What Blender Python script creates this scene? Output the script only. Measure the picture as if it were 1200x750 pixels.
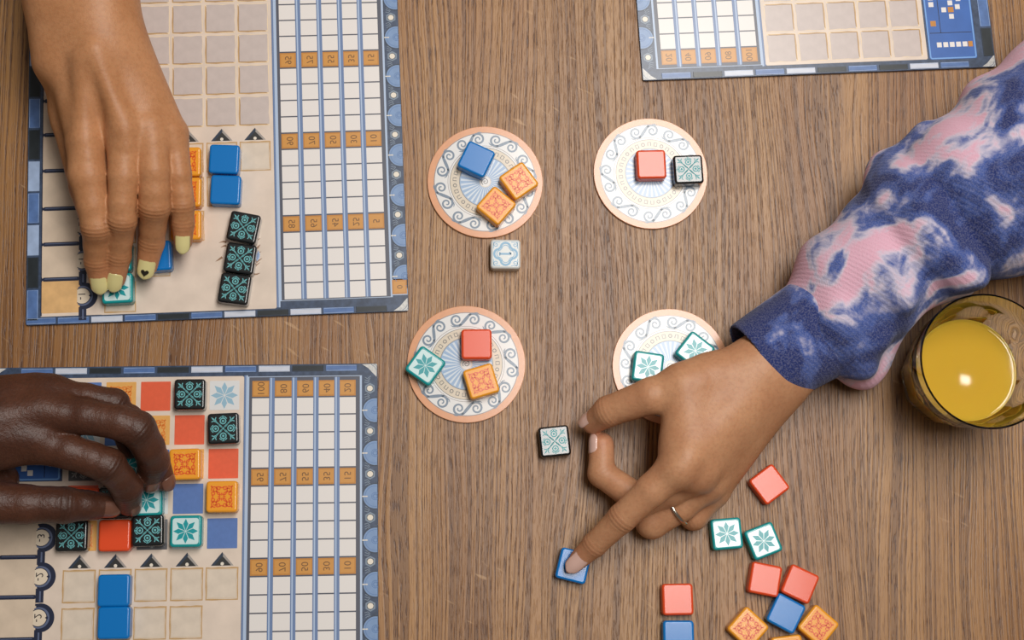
import bpy, bmesh, math, random
import numpy as np
from mathutils import Vector, Matrix
random.seed(7)
for o in list(bpy.data.objects): bpy.data.objects.remove(o)
SC = bpy.context.scene
COL = SC.collection
ZT = 0.75                      # height of the table top above the floor, metres

# ------------------------------------------------------------------ camera
F, NX, NY, H = 1700.0, -90.0, 318.0, 948.82     # focal length px, nadir offset px, height mm
_dn = np.array([NX, NY, F]); _dn /= np.linalg.norm(_dn)
_X = np.array([1.0, 0, 0]) - _dn[0]*_dn; _X /= np.linalg.norm(_X)
_Y = np.cross(-_dn, _X)
def P(px, py, z=0.0):
    """photo pixel + height above the table (mm) -> world point (m)"""
    v = np.array([px-600.0, py-375.0, F]); s = (H-z)/(v@_dn)
    return Vector((v@_X*s/1000, v@_Y*s/1000, ZT+z/1000))
cd = bpy.data.cameras.new('camera'); cam = bpy.data.objects.new('camera', cd); COL.objects.link(cam)
cd.sensor_width = 36; cd.lens = F/1200*36; cd.clip_start = .05; cd.clip_end = 20
def _w(i): return Vector((_X[i], _Y[i], -_dn[i]))
r_, d_, f_ = _w(0), _w(1), _w(2)
M = Matrix((( r_.x, -d_.x, -f_.x, 0), (r_.y, -d_.y, -f_.y, 0), (r_.z, -d_.z, -f_.z, ZT+H/1000), (0, 0, 0, 1)))
cam.matrix_world = M
SC.camera = cam

# ------------------------------------------------------------------ light
W = bpy.data.worlds.new('room'); SC.world = W; W.use_nodes = True
W.node_tree.nodes['Background'].inputs[0].default_value = (1.0, .94, .86, 1)
W.node_tree.nodes['Background'].inputs[1].default_value = .12
def area(name, loc, sx, sy, power, col=(1, 1, 1), aim=None):
    l = bpy.data.lights.new(name, 'AREA'); l.shape = 'RECTANGLE'; l.size = sx; l.size_y = sy
    l.energy = power; l.color = col
    o = bpy.data.objects.new(name, l); COL.objects.link(o); o.location = loc
    if aim is not None:
        o.rotation_euler = (Vector(aim)-Vector(loc)).to_track_quat('-Z', 'Y').to_euler()
    return o
def over(px, py, z, h):
    """where a lamp h metres above the table hangs when its mirror image is seen at this pixel"""
    p = P(px, py, z); q = (H/1000+h-2*z/1000)/((H-z)/1000)
    return (p.x*q, p.y*q, ZT+h)
# the room's ceiling lights, about 2.5 m above the floor; their mirror images show in the photo on the glossy discs and on the juice
area('ceiling_panel_offscreen', over(765, 325, 4, 1.75), .53, 1.31, 32, (1, .965, .92))
area('ceiling_lamp_right_offscreen', over(1136, 397, 40, 1.75), .063, .05, .22, (1, .95, .88))
SC.view_settings.view_transform = 'Standard'; SC.view_settings.look = 'None'
SC.view_settings.exposure = 0.0; SC.view_settings.gamma = 1.0
SC.view_settings.use_curve_mapping = False

# ------------------------------------------------------------------ materials
def lin(c): return c/12.92 if c <= .04045 else ((c+.055)/1.055)**2.4
def rgb(r, g, b): return (lin(r/255), lin(g/255), lin(b/255), 1)
MATS = {}
def mat(name, c, rough=.5, spec=.5, coat=0, metal=0, noise=0.0, nscale=200, bump=0.0, bscale=800, sss=0):
    if name in MATS: return MATS[name]
    m = bpy.data.materials.new(name); m.use_nodes = True; nt = m.node_tree; b = nt.nodes['Principled BSDF']
    b.inputs['Base Color'].default_value = rgb(*c); b.inputs['Roughness'].default_value = rough
    b.inputs['Specular IOR Level'].default_value = spec; b.inputs['Metallic'].default_value = metal
    b.inputs['Coat Weight'].default_value = coat; b.inputs['Coat Roughness'].default_value = .08
    if noise or bump:
        tc = nt.nodes.new('ShaderNodeTexCoord')
    if noise:
        n = nt.nodes.new('ShaderNodeTexNoise'); n.inputs['Scale'].default_value = nscale; n.inputs['Detail'].default_value = 4
        nt.links.new(tc.outputs['Object'], n.inputs['Vector'])
        r = nt.nodes.new('ShaderNodeMapRange'); r.inputs[1].default_value = .3; r.inputs[2].default_value = .7
        r.inputs[3].default_value = 1-noise; r.inputs[4].default_value = 1+noise
        nt.links.new(n.outputs[0], r.inputs[0])
        hs = nt.nodes.new('ShaderNodeHueSaturation'); hs.inputs['Color'].default_value = rgb(*c)
        nt.links.new(r.outputs[0], hs.inputs['Value']); nt.links.new(hs.outputs[0], b.inputs['Base Color'])
    if bump:
        n = nt.nodes.new('ShaderNodeTexNoise'); n.inputs['Scale'].default_value = bscale; n.inputs['Detail'].default_value = 3
        nt.links.new(tc.outputs['Object'], n.inputs['Vector'])
        bp = nt.nodes.new('ShaderNodeBump'); bp.inputs['Strength'].default_value = bump; bp.inputs['Distance'].default_value = .001
        nt.links.new(n.outputs[0], bp.inputs['Height']); nt.links.new(bp.outputs[0], b.inputs['Normal'])
    MATS[name] = m
    return m
class NT:
    """small node-graph helper"""
    def __init__(s, name):
        s.m = bpy.data.materials.new(name); s.m.use_nodes = True; s.t = s.m.node_tree; s.b = s.t.nodes['Principled BSDF']
    def n(s, typ, **kw):
        k = s.t.nodes.new(typ)
        for a, v in kw.items(): setattr(k, a, v)
        return k
    def l(s, a, b): s.t.links.new(a, b)
    def setin(s, node, i, v):
        if hasattr(v, 'is_linked') or isinstance(v, bpy.types.NodeSocket): s.l(v, node.inputs[i])
        else: node.inputs[i].default_value = v
    def math(s, op, a, b=0.0, c=None, clamp=False):
        k = s.n('ShaderNodeMath', operation=op, use_clamp=clamp); s.setin(k, 0, a); s.setin(k, 1, b)
        if c is not None: s.setin(k, 2, c)
        return k.outputs[0]
    def noise(s, vec, scale=1, detail=3, rough=.5, dist=0):
        k = s.n('ShaderNodeTexNoise'); s.l(vec, k.inputs['Vector']); k.inputs['Scale'].default_value = scale
        k.inputs['Detail'].default_value = detail; k.inputs['Roughness'].default_value = rough; k.inputs['Distortion'].default_value = dist
        return k.outputs[0]
    def ramp(s, fac, lo, hi, a=0.0, b=1.0):
        k = s.n('ShaderNodeMapRange'); k.interpolation_type = 'SMOOTHSTEP'
        s.l(fac, k.inputs[0]); k.inputs[1].default_value = lo; k.inputs[2].default_value = hi; k.inputs[3].default_value = a; k.inputs[4].default_value = b
        return k.outputs[0]
    def mix(s, f, a, b, mode='MIX'):
        k = s.n('ShaderNodeMix', data_type='RGBA', blend_type=mode); s.setin(k, 0, f)
        for i, v in ((6, a), (7, b)): s.setin(k, i, v)
        return k.outputs[2]
    def xyz(s, x, y, z=0.0):
        k = s.n('ShaderNodeCombineXYZ'); s.setin(k, 0, x); s.setin(k, 1, y); s.setin(k, 2, z); return k.outputs[0]
    def sep(s, v):
        k = s.n('ShaderNodeSeparateXYZ'); s.l(v, k.inputs[0]); return k.outputs
    def bump(s, h, strength, dist, target=None):
        k = s.n('ShaderNodeBump'); s.l(h, k.inputs['Height']); k.inputs['Strength'].default_value = strength; k.inputs['Distance'].default_value = dist
        s.l(k.outputs[0], s.b.inputs['Normal'])

def wood():
    g = NT('oak_wood')
    tc = g.n('ShaderNodeTexCoord').outputs['Object']; oi = g.n('ShaderNodeObjectInfo')
    x, y, z = g.sep(tc)
    rnd = oi.outputs['Random']
    y2 = g.math('ADD', y, g.math('MULTIPLY', rnd, 7.3)); x1 = g.math('ADD', x, g.math('MULTIPLY', rnd, 3.1))
    # bending of the growth rings
    n1 = g.noise(g.xyz(g.math('MULTIPLY', x1, 9.0), g.math('MULTIPLY', y2, 1.9)), 1, 2, .5)
    n2 = g.noise(g.xyz(g.math('MULTIPLY', x1, 45.0), g.math('MULTIPLY', y2, 10)), 1, 2, .5)
    u = g.math('ADD', x1, g.math('MULTIPLY', n1, .05)); u = g.math('ADD', u, g.math('MULTIPLY', n2, .0022))
    ring = g.noise(g.xyz(g.math('MULTIPLY', u, 620.0), g.math('MULTIPLY', y2, 2.0)), 1, 1, .5)
    ringd = g.ramp(ring, .46, .58)
    pore = g.noise(g.xyz(g.math('MULTIPLY', u, 1100.0), g.math('MULTIPLY', y2, 75.0)), 1, 2, .6)
    pored = g.ramp(pore, .50, .66)
    fine = g.noise(g.xyz(g.math('MULTIPLY', u, 1500.0), g.math('MULTIPLY', y2, 25.0)), 1, 3, .6)
    tone = g.noise(g.xyz(g.math('MULTIPLY', u, 16.0), g.math('MULTIPLY', y2, 2.4)), 1, 3, .5)
    # pale medullary flecks running across the grain
    ux = g.math('ADD', g.math('MULTIPLY', x1, 42.0), g.math('MULTIPLY', y2, -18.0)); uy = g.math('ADD', g.math('MULTIPLY', x1, 110.0), g.math('MULTIPLY', y2, 190.0))
    fl = g.noise(g.xyz(ux, uy), 1, 2, .5); flm = g.noise(g.xyz(g.math('MULTIPLY', x1, 9.0), g.math('MULTIPLY', y2, 6.0)), 1, 1, .5)
    fleck = g.math('MULTIPLY', g.ramp(fl, .66, .75), g.ramp(flm, .50, .62))
    c = g.mix(g.ramp(tone, .3, .7), rgb(146, 100, 55), rgb(177, 131, 79))
    c = g.mix(g.math('MULTIPLY', g.ramp(fine, .35, .7), .35), c, rgb(116, 74, 40))
    dk = g.math('MULTIPLY', ringd, g.math('ADD', .55, g.math('MULTIPLY', pored, .45)))
    c = g.mix(dk, c, rgb(84, 50, 27))
    c = g.mix(g.math('MULTIPLY', pored, .34), c, rgb(86, 53, 30))
    c = g.mix(g.math('MULTIPLY', fleck, .45), c, rgb(200, 160, 116))
    hs = g.n('ShaderNodeHueSaturation'); g.l(c, hs.inputs['Color']); g.l(g.ramp(rnd, 0, 1, .94, 1.06), hs.inputs['Value'])
    g.l(hs.outputs[0], g.b.inputs['Base Color'])
    g.b.inputs['Roughness'].default_value = .40; g.b.inputs['Specular IOR Level'].default_value = .5
    g.bump(g.math('ADD', g.math('MULTIPLY', dk, -1.0), g.math('MULTIPLY', pored, -.5)), .25, .0005)
    return g.m
WOOD = wood()

# ------------------------------------------------------------------ mesh helpers
def link(name, me, parent=None, loc=None, rz=None, m=None):
    o = bpy.data.objects.new(name, me); COL.objects.link(o)
    if parent is not None: o.parent = parent
    if loc is not None: o.location = loc
    if rz is not None: o.rotation_euler = (0, 0, rz)
    if m is not None and me is not None and not me.materials: me.materials.append(m)
    return o
def thing(name, label, cat, group=None, loc=(0, 0, 0), rz=0):
    o = link(name, None, None, loc, rz); o.empty_display_size = .01
    o['label'] = label; o['category'] = cat
    if group: o['group'] = group
    return o
class MB:
    """collects flat polygons, ribbons and prisms in millimetres; builds ONE mesh in metres"""
    def __init__(s): s.v = []; s.f = []; s.mi = []
    def _add(s, pts, faces, mi):
        k = len(s.v); s.v += [tuple(c/1000 for c in p) for p in pts]
        s.f += [tuple(i+k for i in f) for f in faces]; s.mi += [mi]*len(faces)
    def poly(s, pts, z, mi=0):
        a = sum(pts[i][0]*pts[(i+1) % len(pts)][1]-pts[(i+1) % len(pts)][0]*pts[i][1] for i in range(len(pts)))
        if a < 0: pts = pts[::-1]
        s._add([(p[0], p[1], z) for p in pts], [tuple(range(len(pts)))], mi)
    def prism(s, pts, z0, z1, mi=0, inset=0):
        a = sum(pts[i][0]*pts[(i+1) % len(pts)][1]-pts[(i+1) % len(pts)][0]*pts[i][1] for i in range(len(pts)))
        if a < 0: pts = pts[::-1]
        n = len(pts); cx = sum(p[0] for p in pts)/n; cy = sum(p[1] for p in pts)/n
        top = pts
        if inset:
            R = max(math.hypot(p[0]-cx, p[1]-cy) for p in pts); q = 1-inset/R
            top = [(cx+(p[0]-cx)*q, cy+(p[1]-cy)*q) for p in pts]
        s._add([(p[0], p[1], z0) for p in pts]+[(p[0], p[1], z1) for p in top],
               [tuple(range(n, 2*n))]+[(i, (i+1) % n, n+(i+1) % n, n+i) for i in range(n)], mi)
    def ribbon(s, pts, w, z, mi=0, closed=False):
        n = len(pts); L = []; R = []
        for i, p in enumerate(pts):
            a = pts[(i-1) % n] if (closed or i > 0) else p; b = pts[(i+1) % n] if (closed or i < n-1) else p
            dx, dy = b[0]-a[0], b[1]-a[1]; d = math.hypot(dx, dy) or 1
            ww = (w[i] if isinstance(w, (list, tuple)) else w)/2
            L.append((p[0]-dy/d*ww, p[1]+dx/d*ww, z)); R.append((p[0]+dy/d*ww, p[1]-dx/d*ww, z))
        m = n if closed else n-1
        s._add(R+L, [(i, (i+1) % n, n+(i+1) % n, n+i) for i in range(m)], mi)
    def disc(s, cx, cy, r, z, mi=0, n=24): s.poly(circ(cx, cy, r, n), z, mi)
    def ring(s, cx, cy, r, w, z, mi=0, n=24): s.ribbon(circ(cx, cy, r, n), w, z, mi, True)
    def mesh(s, name, mats):
        me = bpy.data.meshes.new(name); me.from_pydata(s.v, [], s.f); me.update()
        for m in mats: me.materials.append(m)
        me.polygons.foreach_set('material_index', s.mi)
        return me
def circ(cx, cy, r, n=24, a0=0, a1=None):
    if a1 is None: return [(cx+r*math.cos(2*math.pi*i/n+a0), cy+r*math.sin(2*math.pi*i/n+a0)) for i in range(n)]
    return [(cx+r*math.cos(a0+(a1-a0)*i/(n-1)), cy+r*math.sin(a0+(a1-a0)*i/(n-1))) for i in range(n)]
def rect(x0, y0, x1, y1): return [(x0, y0), (x1, y0), (x1, y1), (x0, y1)]
def rrect(x0, y0, x1, y1, r, n=4):
    out = []
    for cx, cy, a in ((x1-r, y1-r, 0), (x0+r, y1-r, 90), (x0+r, y0+r, 180), (x1-r, y0+r, 270)):
        out += [(cx+r*math.cos(math.radians(a+90*i/n)), cy+r*math.sin(math.radians(a+90*i/n))) for i in range(n+1)]
    return out
def spiral(cx, cy, r0, r1, a0, turns, n=22):
    return [(cx+(r0+(r1-r0)*i/(n-1))*math.cos(a0+turns*2*math.pi*i/(n-1)), cy+(r0+(r1-r0)*i/(n-1))*math.sin(a0+turns*2*math.pi*i/(n-1))) for i in range(n)]
TXT = {}
def text_mesh(t, size, m, transpose=True):
    """flat lettering; the boards read along the diagonal in the photograph, so the glyphs are transposed"""
    key = (t, size, m.name, transpose)
    if key in TXT: return TXT[key]
    cu = bpy.data.curves.new('lettering', 'FONT'); cu.body = t; cu.size = size/1000; cu.align_x = 'CENTER'; cu.align_y = 'CENTER'
    o = bpy.data.objects.new('lettering', cu); COL.objects.link(o)
    bpy.context.view_layer.update()
    me = bpy.data.meshes.new_from_object(o.evaluated_get(bpy.context.evaluated_depsgraph_get()))
    bpy.data.objects.remove(o); bpy.data.curves.remove(cu)
    if transpose:
        for v in me.vertices: v.co = (v.co.y, v.co.x, v.co.z)
        me.flip_normals()
    me.materials.clear(); me.materials.append(m); me.name = 'lettering'
    TXT[key] = me
    return me

# ------------------------------------------------------------------ the room and the table
fm = mat('floor_stone', (96, 84, 74), .6, noise=.12, nscale=6)
b = MB(); b.prism(rect(-2500, -2200, 2500, 2600), -40, 0)
fl = link('floor', b.mesh('floor', [fm])); fl['kind'] = 'structure'
TB = thing('wooden_table', 'brown oak table top with straight vertical grain under the game', 'table', loc=(0, 0, 0))
seams = [-980, -800, -620, -440, -270, -90, 95, 270, 440, 633, 815, 1003, 1190, 1375, 1560, 1740, 1920]
xs = [P(s, 375).x for s in seams]
for i in range(len(xs)-1):
    w = (xs[i+1]-xs[i])*1000; b = MB()
    b.prism(rect(-w/2, -520, w/2, 520), -32, -.15); b.prism(rect(-w/2+.02, -519.9, w/2-.02, 519.9), -.15, 0, inset=.02)
    link('plank', b.mesh('plank', [WOOD]), TB, ((xs[i]+xs[i+1])/2, .19, ZT))
for sx in (xs[0]+.09, xs[-1]-.09):
    for sy in (-.25, .63):
        b = MB(); b.prism(rect(-35, -35, 35, 35), 0, 718, inset=0); link('leg', b.mesh('leg', [WOOD]), TB, (sx, sy, 0))
b = MB()
cxm = (xs[0]+xs[-1])/2; hw = (xs[-1]-xs[0])/2*1000-100
for yy in (-440, 440): b.prism(rect(-hw, yy-11, hw, yy+11), 640, 718)
for xx in (-hw, hw): b.prism(rect(xx-11, -440, xx+11, 440), 640, 718)
link('apron', b.mesh('apron', [WOOD]), TB, (cxm, .19, 0))

# ------------------------------------------------------------------ player boards
CARD = .30
def cm(n, c, **k): return mat('print_'+n, c, k.pop('rough', .2 if n.startswith('disc') else CARD), .5, **k)
K_EDGE = cm('card_edge', (52, 62, 78)); K_DARK = cm('slate', (62, 76, 100), noise=.3, nscale=300)
K_BORD = {'B': cm('border_blue', (86, 116, 168), noise=.22, nscale=120), 'W': cm('border_white', (206, 210, 222), noise=.08, nscale=120),
          'K': cm('border_black', (38, 44, 48), noise=.2, nscale=120), 'L': cm('border_pale_blue', (158, 178, 210), noise=.15, nscale=120)}
K_CREAM = cm('cream', (224, 206, 190), noise=.08, nscale=60); K_SAND = cm('sand', (236, 213, 180), noise=.05, nscale=90)
K_CELL = cm('white_cell', (232, 226, 222)); K_AMB = cm('amber', (194, 132, 60), noise=.06, nscale=400); K_AMBIN = cm('amber_inner', (208, 148, 74))
K_BAR = cm('steel_blue', (110, 132, 172)); K_BARHI = cm('pale_steel', (178, 196, 222)); K_LINE = cm('dark_line', (86, 88, 100))
K_NUM = cm('number_ink', (120, 84, 50)); K_STONE = cm('grey_stone', (200, 186, 180), noise=.05, nscale=150); K_TAN = cm('tan_edge', (196, 158, 110), noise=.1, nscale=200)
K_PARCH = cm('parchment', (220, 204, 186), noise=.08, nscale=110); K_FLOOR = cm('floor_cream', (214, 194, 172), noise=.09, nscale=80); K_FLOORO = cm('floor_orange', (222, 178, 122), noise=.12, nscale=130)
K_NAVY = cm('navy', (38, 44, 66)); K_NAVYHI = cm('navy_sheen', (96, 106, 134)); K_PALE = cm('pale_medallion', (224, 208, 186))
K_SKY = cm('scallop_blue', (122, 150, 190), noise=.08, nscale=200); K_SKYD = cm('scallop_line', (92, 124, 172)); K_STUD = cm('stud_cream', (232, 222, 206)); K_OLIVE = cm('stud_ring', (128, 142, 158))
K_HELP = cm('help_blue', (62, 104, 176), noise=.1, nscale=60); K_HELPL = cm('help_light', (120, 166, 224)); K_FIL = cm('filigree', (206, 204, 200), noise=.2, nscale=500)
K_GREY = cm('wedge_grey', (164, 156, 150)); K_SOOT = cm('wedge_soot', (52, 52, 52)); K_SEPIA = cm('sepia', (146, 112, 84)); K_INK = cm('ink', (40, 34, 44))
W_ = {'blue': cm('wall_blue', (92, 122, 182), noise=.05, nscale=300), 'red': cm('wall_red', (228, 98, 64), noise=.04, nscale=300), 'orange': cm('wall_orange', (228, 170, 92), noise=.04, nscale=300),
      'black': cm('wall_black', (92, 92, 96)), 'star': cm('wall_white', (222, 222, 222))}
W_ORP = cm('wall_orange_scroll', (226, 128, 50)); W_STP = cm('wall_star_blue', (150, 186, 206)); W_BLP = cm('wall_black_motif', (168, 172, 172))
COLX = [0, 14.64, 28.97, 42.84, 56.25]
WX = [-112.2, -89.9, -67.7, -45.5, -23.4]; WY = [-4.0, -26.2, -48.4, -70.6, -93.0]
SX = [-112.8, -90.3, -67.8, -45.3, -23.1]; SY = [-124.7, -148.4, -171.8, -195.0, -218.2]
BARY = [-57.5, -81.8, -105.6, -130.6, -156.7, -180.9, -204.6]
TH = 2.2                                   # card thickness, mm

def star_motif(b, s, z, mi):
    for k in range(8):
        a = k*math.pi/4; L = s*(.46 if k % 2 == 0 else .48); w = s*.095; m_ = s*.27
        ca, sa = math.cos(a), math.sin(a); st = s*.02
        pts = [(st, 0), (m_, w), (L, 0), (m_, -w)]
        b.poly([(p[0]*ca-p[1]*sa, p[0]*sa+p[1]*ca) for p in pts], z, mi)
def scroll_motif(b, s, z, mi):
    w = s*.042
    for k in range(4):
        a = k*math.pi/2; ca, sa = math.cos(a), math.sin(a)
        R = lambda q: [(x*ca-y*sa, x*sa+y*ca) for x, y in q]
        b.ribbon(R(spiral(s*.25, s*.25, s*.03, s*.12, 0, 1.3)), w, z, mi)
        for f in (1, -1):
            q = spiral(s*.12, s*.29, s*.025, s*.085, 1.2, -1.25, 16)
            if f < 0: q = [(y, x) for x, y in q]
            b.ribbon(R(q), w*.9, z, mi)
        b.ribbon(R([(s*.05, s*.05), (s*.13, s*.08), (s*.2, s*.2)]), w, z, mi); b.ribbon(R([(s*.05, s*.05), (s*.08, s*.13), (s*.2, s*.2)]), w, z, mi)
        b.poly(R([(s*.02, 0), (s*.09, s*.035), (s*.16, 0), (s*.09, -s*.035)]), z, mi)
        b.ribbon(R([(s*.33, s*.33), (s*.39, s*.37), (s*.37, s*.39), (s*.33, s*.33)]), w*.8, z, mi)
        b.ribbon(R(circ(s*.36, 0, s*.05, 12, math.pi*.5, math.pi*1.5)), w*.9, z, mi)
def medallion_motif(b, s, z, mi):
    w = s*.034
    for k in range(4):
        a = k*math.pi/2; ca, sa = math.cos(a), math.sin(a)
        R = lambda q: [(x*ca-y*sa, x*sa+y*ca) for x, y in q]
        b.ribbon(R(circ(s*.26, 0, s*.098, 18)), w*1.15, z, mi, True); b.poly(R(circ(s*.26, 0, s*.042, 10)), z, mi)
        b.ribbon(R([(s*.03, s*.03), (s*.1, s*.085), (s*.17, s*.17), (s*.23, s*.23)]), w*1.1, z, mi); b.ribbon(R([(s*.03, s*.03), (s*.085, s*.1), (s*.17, s*.17)]), w*1.1, z, mi)
        b.ribbon(R([(s*.23, s*.23), (s*.27, s*.33), (s*.24, s*.40)]), w, z, mi); b.ribbon(R([(s*.23, s*.23), (s*.33, s*.27), (s*.40, s*.24)]), w, z, mi)
        b.poly(R([(s*.27, s*.27), (s*.36, s*.32), (s*.41, s*.41), (s*.32, s*.36)]), z, mi)
        b.ribbon(R(circ(s*.27, 0, s*.145, 8, math.radians(20), math.radians(62))), w*.9, z, mi); b.ribbon(R(circ(s*.27, 0, s*.145, 8, math.radians(-62), math.radians(-20))), w*.9, z, mi)
        b.ribbon(R([(s*.38, 0), (s*.44, s*.03), (s*.44, -s*.03), (s*.38, 0)]), w*.8, z, mi)
    b.poly([(0, s*.04), (s*.04, 0), (0, -s*.04), (-s*.04, 0)], z, mi)

BM = {}
def bmesh_cached(key, fn, mats):
    if key not in BM:
        b = MB(); fn(b); BM[key] = b.mesh(key, mats)
    return BM[key]
def rough_square(s, seed, n=5):
    rr = random.Random(seed); h = s/2; pts = []
    for k in range(4):
        for i in range(n):
            t = -h+s*i/n; q = (t+rr.uniform(-.15, .15), -h+rr.uniform(-.22, .22))
            for _ in range(k): q = (-q[1], q[0])
            pts.append(q)
    return pts
def player_board(label, x0, y0, ang, coloured, sepia=False):
    B = thing('player_board', label, 'game board', 'square tile-laying player boards', (x0, y0, ZT), ang)
    top = TH/1000
    def put(name, me, x=0, y=0, parent=B, z=0.0, rz=0): return link(name, me, parent, (x/1000, y/1000, z/1000 if parent is not B else top+z/1000), rz)
    def base(b):
        b.prism(rrect(-173.7, -234.8, 76, 16, 2.0), 0, TH-.25, 0); b.prism(rrect(-173.7, -234.8, 76, 16, 2.0), TH-.25, TH, 1, inset=.3)
    put('card_base', bmesh_cached('card_base', base, [K_EDGE, K_DARK]), z=-TH)
    # printed fields
    put('wall_field', bmesh_cached('wall_field', lambda b: (b.prism(rrect(-125.6, -229.6, -10.8, 8.6, 1.2), 0, .08)), [K_CREAM]))
    put('floor_field', bmesh_cached('floor_field', lambda b: (b.prism(rect(-164.0, -229.4, -125.0, -58.0), 0, .07), b.ribbon([(-163.8, -229.0), (-163.8, -58)], .8, .09, 1)), [K_CREAM, K_NAVY]))
    put('score_field', bmesh_cached('score_field', lambda b: (b.prism(rect(-8.6, -225.2, 65.6, 8.4), 0, .06, 0), b.ribbon([(-8.1, -224.7), (65.1, -224.7), (65.1, 7.9), (-8.1, 7.9)], 1.4, .09, 1, True)), [K_LINE, K_BARHI]))
    for x, mi in ((-10.1, 1), (-8.9, 0)):
        put('divider', bmesh_cached('divider%d' % mi, lambda b: b.prism(rect(-.55, -229, .55, 9), 0, .12, 0), [K_BARHI if mi == 0 else K_BAR]), x)
    for i in range(4):
        xm = (COLX[i]+COLX[i+1])/2
        put('score_bar', bmesh_cached('score_bar', lambda b: (b.prism(rect(-1.75, -224, 1.75, 7.2), 0, .15, 0), b.poly(rect(-1.0, -224, -.1, 7.2), .17, 1)), [K_BAR, K_BARHI]), xm)
    for c in range(5):
        for r in range(20):
            w = 5.5 if c else 5.6
            if r % 5 == 0:
                o = put('score_cell', bmesh_cached('score_cell_amber', lambda b: (b.prism(rect(-5.5, -5.2, 5.5, 5.2), 0, .12, 0), b.poly(rect(-4.6, -4.3, 4.6, 4.3), .14, 1)), [K_AMB, K_AMBIN]), COLX[c], -11.5*r)
                put('number_print', text_mesh(str(100-20*c-r), 6.2, K_NUM), 0, 0, o, .17)
            else:
                put('score_cell', bmesh_cached('score_cell_white', lambda b: b.prism(rect(-5.5, -5.3, 5.5, 5.3), 0, .12), [K_CELL]), COLX[c], -11.5*r)
    # ornamental right border
    k = 0
    yy = -15.0
    def half(b):
        pts = [p for p in circ(0, 0, 8.2, 40) if p[0] <= 1.6]; pts.sort(key=lambda p: math.atan2(p[1], -p[0])); b.prism(pts, 0, .12, 0)
        b.ribbon(pts, .7, .13, 2)
        for r_ in (6.6, 2.4, 1.2):
            q = [p for p in circ(0, 0, r_, 40) if p[0] <= 1.7]; q.sort(key=lambda p: math.atan2(p[1], -p[0])); b.ribbon(q, .35, .14, 1)
        b.ribbon([(-2, 0), (0, 2.2), (1.5, .6)], .3, .15, 1); b.ribbon([(-2, 0), (0, -2.2), (1.5, -.6)], .3, .15, 1)
    def stud(b):
        b.prism(circ(0, 0, 3.6, 6, math.pi/6), 0, .06, 1); b.prism(circ(0, 0, 2.5, 6, math.pi/6), .06, .1, 2); b.poly(circ(0, 0, 1.9, 16), .13, 0)
        for f in (1, -1):
            for q in (0, 1, 2):
                b.ribbon([(-3.6+q*.2, f*(4.2+q*1.6)), (-1.6, f*(3.6+q*1.4)), (-.2+q*.4, f*(5.2+q*1.5))], .45, .07, 1)
    for i in range(9):
        y = -15.0-28.0*i
        if y > -214:
            put('scallop', bmesh_cached('scallop', half, [K_SKY, K_SKYD, K_EDGE]), 74.3, y)
            put('tick', bmesh_cached('tick', lambda b: b.prism(rect(-1.7, -.35, 1.7, .35), 0, .14), [K_STUD]), 67.6, y)
        if y+14 > -210: put('stud', bmesh_cached('stud', stud, [K_STUD, K_OLIVE, K_EDGE]), 71.0, y+14.4)
    put('zero_cell', bmesh_cached('zero_cell', lambda b: (b.prism(rect(-5.4, -5.5, 5.2, 5.5), 0, .12, 1), b.poly(rect(-4.9, -4.9, 4.9, 4.9), .14, 0), b.poly(rect(-3.8, -3.8, 3.8, 3.8), .16, 2)), [K_AMB, K_BARHI, K_AMBIN]), 70.4, -218.2)
    z0 = put('number_print', text_mesh('0', 5.2, K_NUM), 70.4, -218.2, B, .18)
    for sx, sy, px, py in ((1, 1, 76, 16), (1, -1, 76, -234.8), (-1, 1, -173.7, 16)):
        def corner(b, sx=sx, sy=sy):
            b.prism([(-.4*sx, -.4*sy), (-10*sx, -.6*sy), (-6*sx, -3.2*sy), (-3.5*sx, -6*sy), (-.6*sx, -9*sy)], 0, .1, 0)
            for q in (2.2, 4.2): b.ribbon([(-q*sx, -.8*sy), (-q*.5*sx, -q*.5*sy), (-.8*sx, -q*sy)], .4, .13, 1)
        put('corner_filigree', bmesh_cached('corner%d%d' % (sx, sy), corner, [K_FIL, K_OLIVE]), px, py)
    # mosaic border: top, bottom, left
    def btile(kind, L, Wd):
        return bmesh_cached('border_%s_%d' % (kind, L*10), lambda b: (b.prism(rect(-L/2, -Wd/2, L/2, Wd/2), 0, .16, 0, inset=.2), b.ribbon(rect(-L/2+.5, -Wd/2+.4, L/2-.5, Wd/2-.4), .28, .18, 1, True)), [K_BORD[kind], K_BORD['L'] if kind != 'K' else K_EDGE])
    for i, kd in enumerate('BWKBKWBWKB'):
        put('border_tile', btile(kd, 20.2, 4.0), -144.3+21.85*i, 13.2)
    for i, kd in enumerate('BWBKBWKWBK'):
        put('border_tile', btile(kd, 20.2, 3.6), -143.0+21.6*i, -232.4)
    for i, kd in enumerate('BKLBLKBKLBK'):
        y = -221.5+21.9*i
        if y < 8: put('border_tile', btile(kd, 20.6, 7.4), -169.4, y, rz=math.pi/2)
    put('corner_tile', btile('B', 19.0, 4.2), -163.8, -232.2)
    # help panel beside the wall
    def helpp(b):
        b.prism(rrect(-17, -24, 17, 42.5, 1.5), 0, .1, 0); b.ribbon(rrect(-16.2, -23.2, 16.2, 41.7, 1.2), .9, .13, 1, True)
        b.ribbon([(-15, 23), (15, 23)], .5, .13, 2); b.ribbon([(7, 23), (7, -22)], .5, .13, 2)
        for i in range(5): b.prism(rect(-11+i*4.6, 30, -7.6+i*4.6, 33.6), .1, .18, 3)
        b.prism(rect(-14.8, 29.8, -11.6, 33.8), .1, .18, 4)
        for i in range(4): b.prism(rect(10, 12-i*5-12, 13.5, 15.6-i*5-12), .1, .18, 3)
        b.prism(rect(9.8, 14, 13.7, 18), .1, .18, 4)
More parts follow.
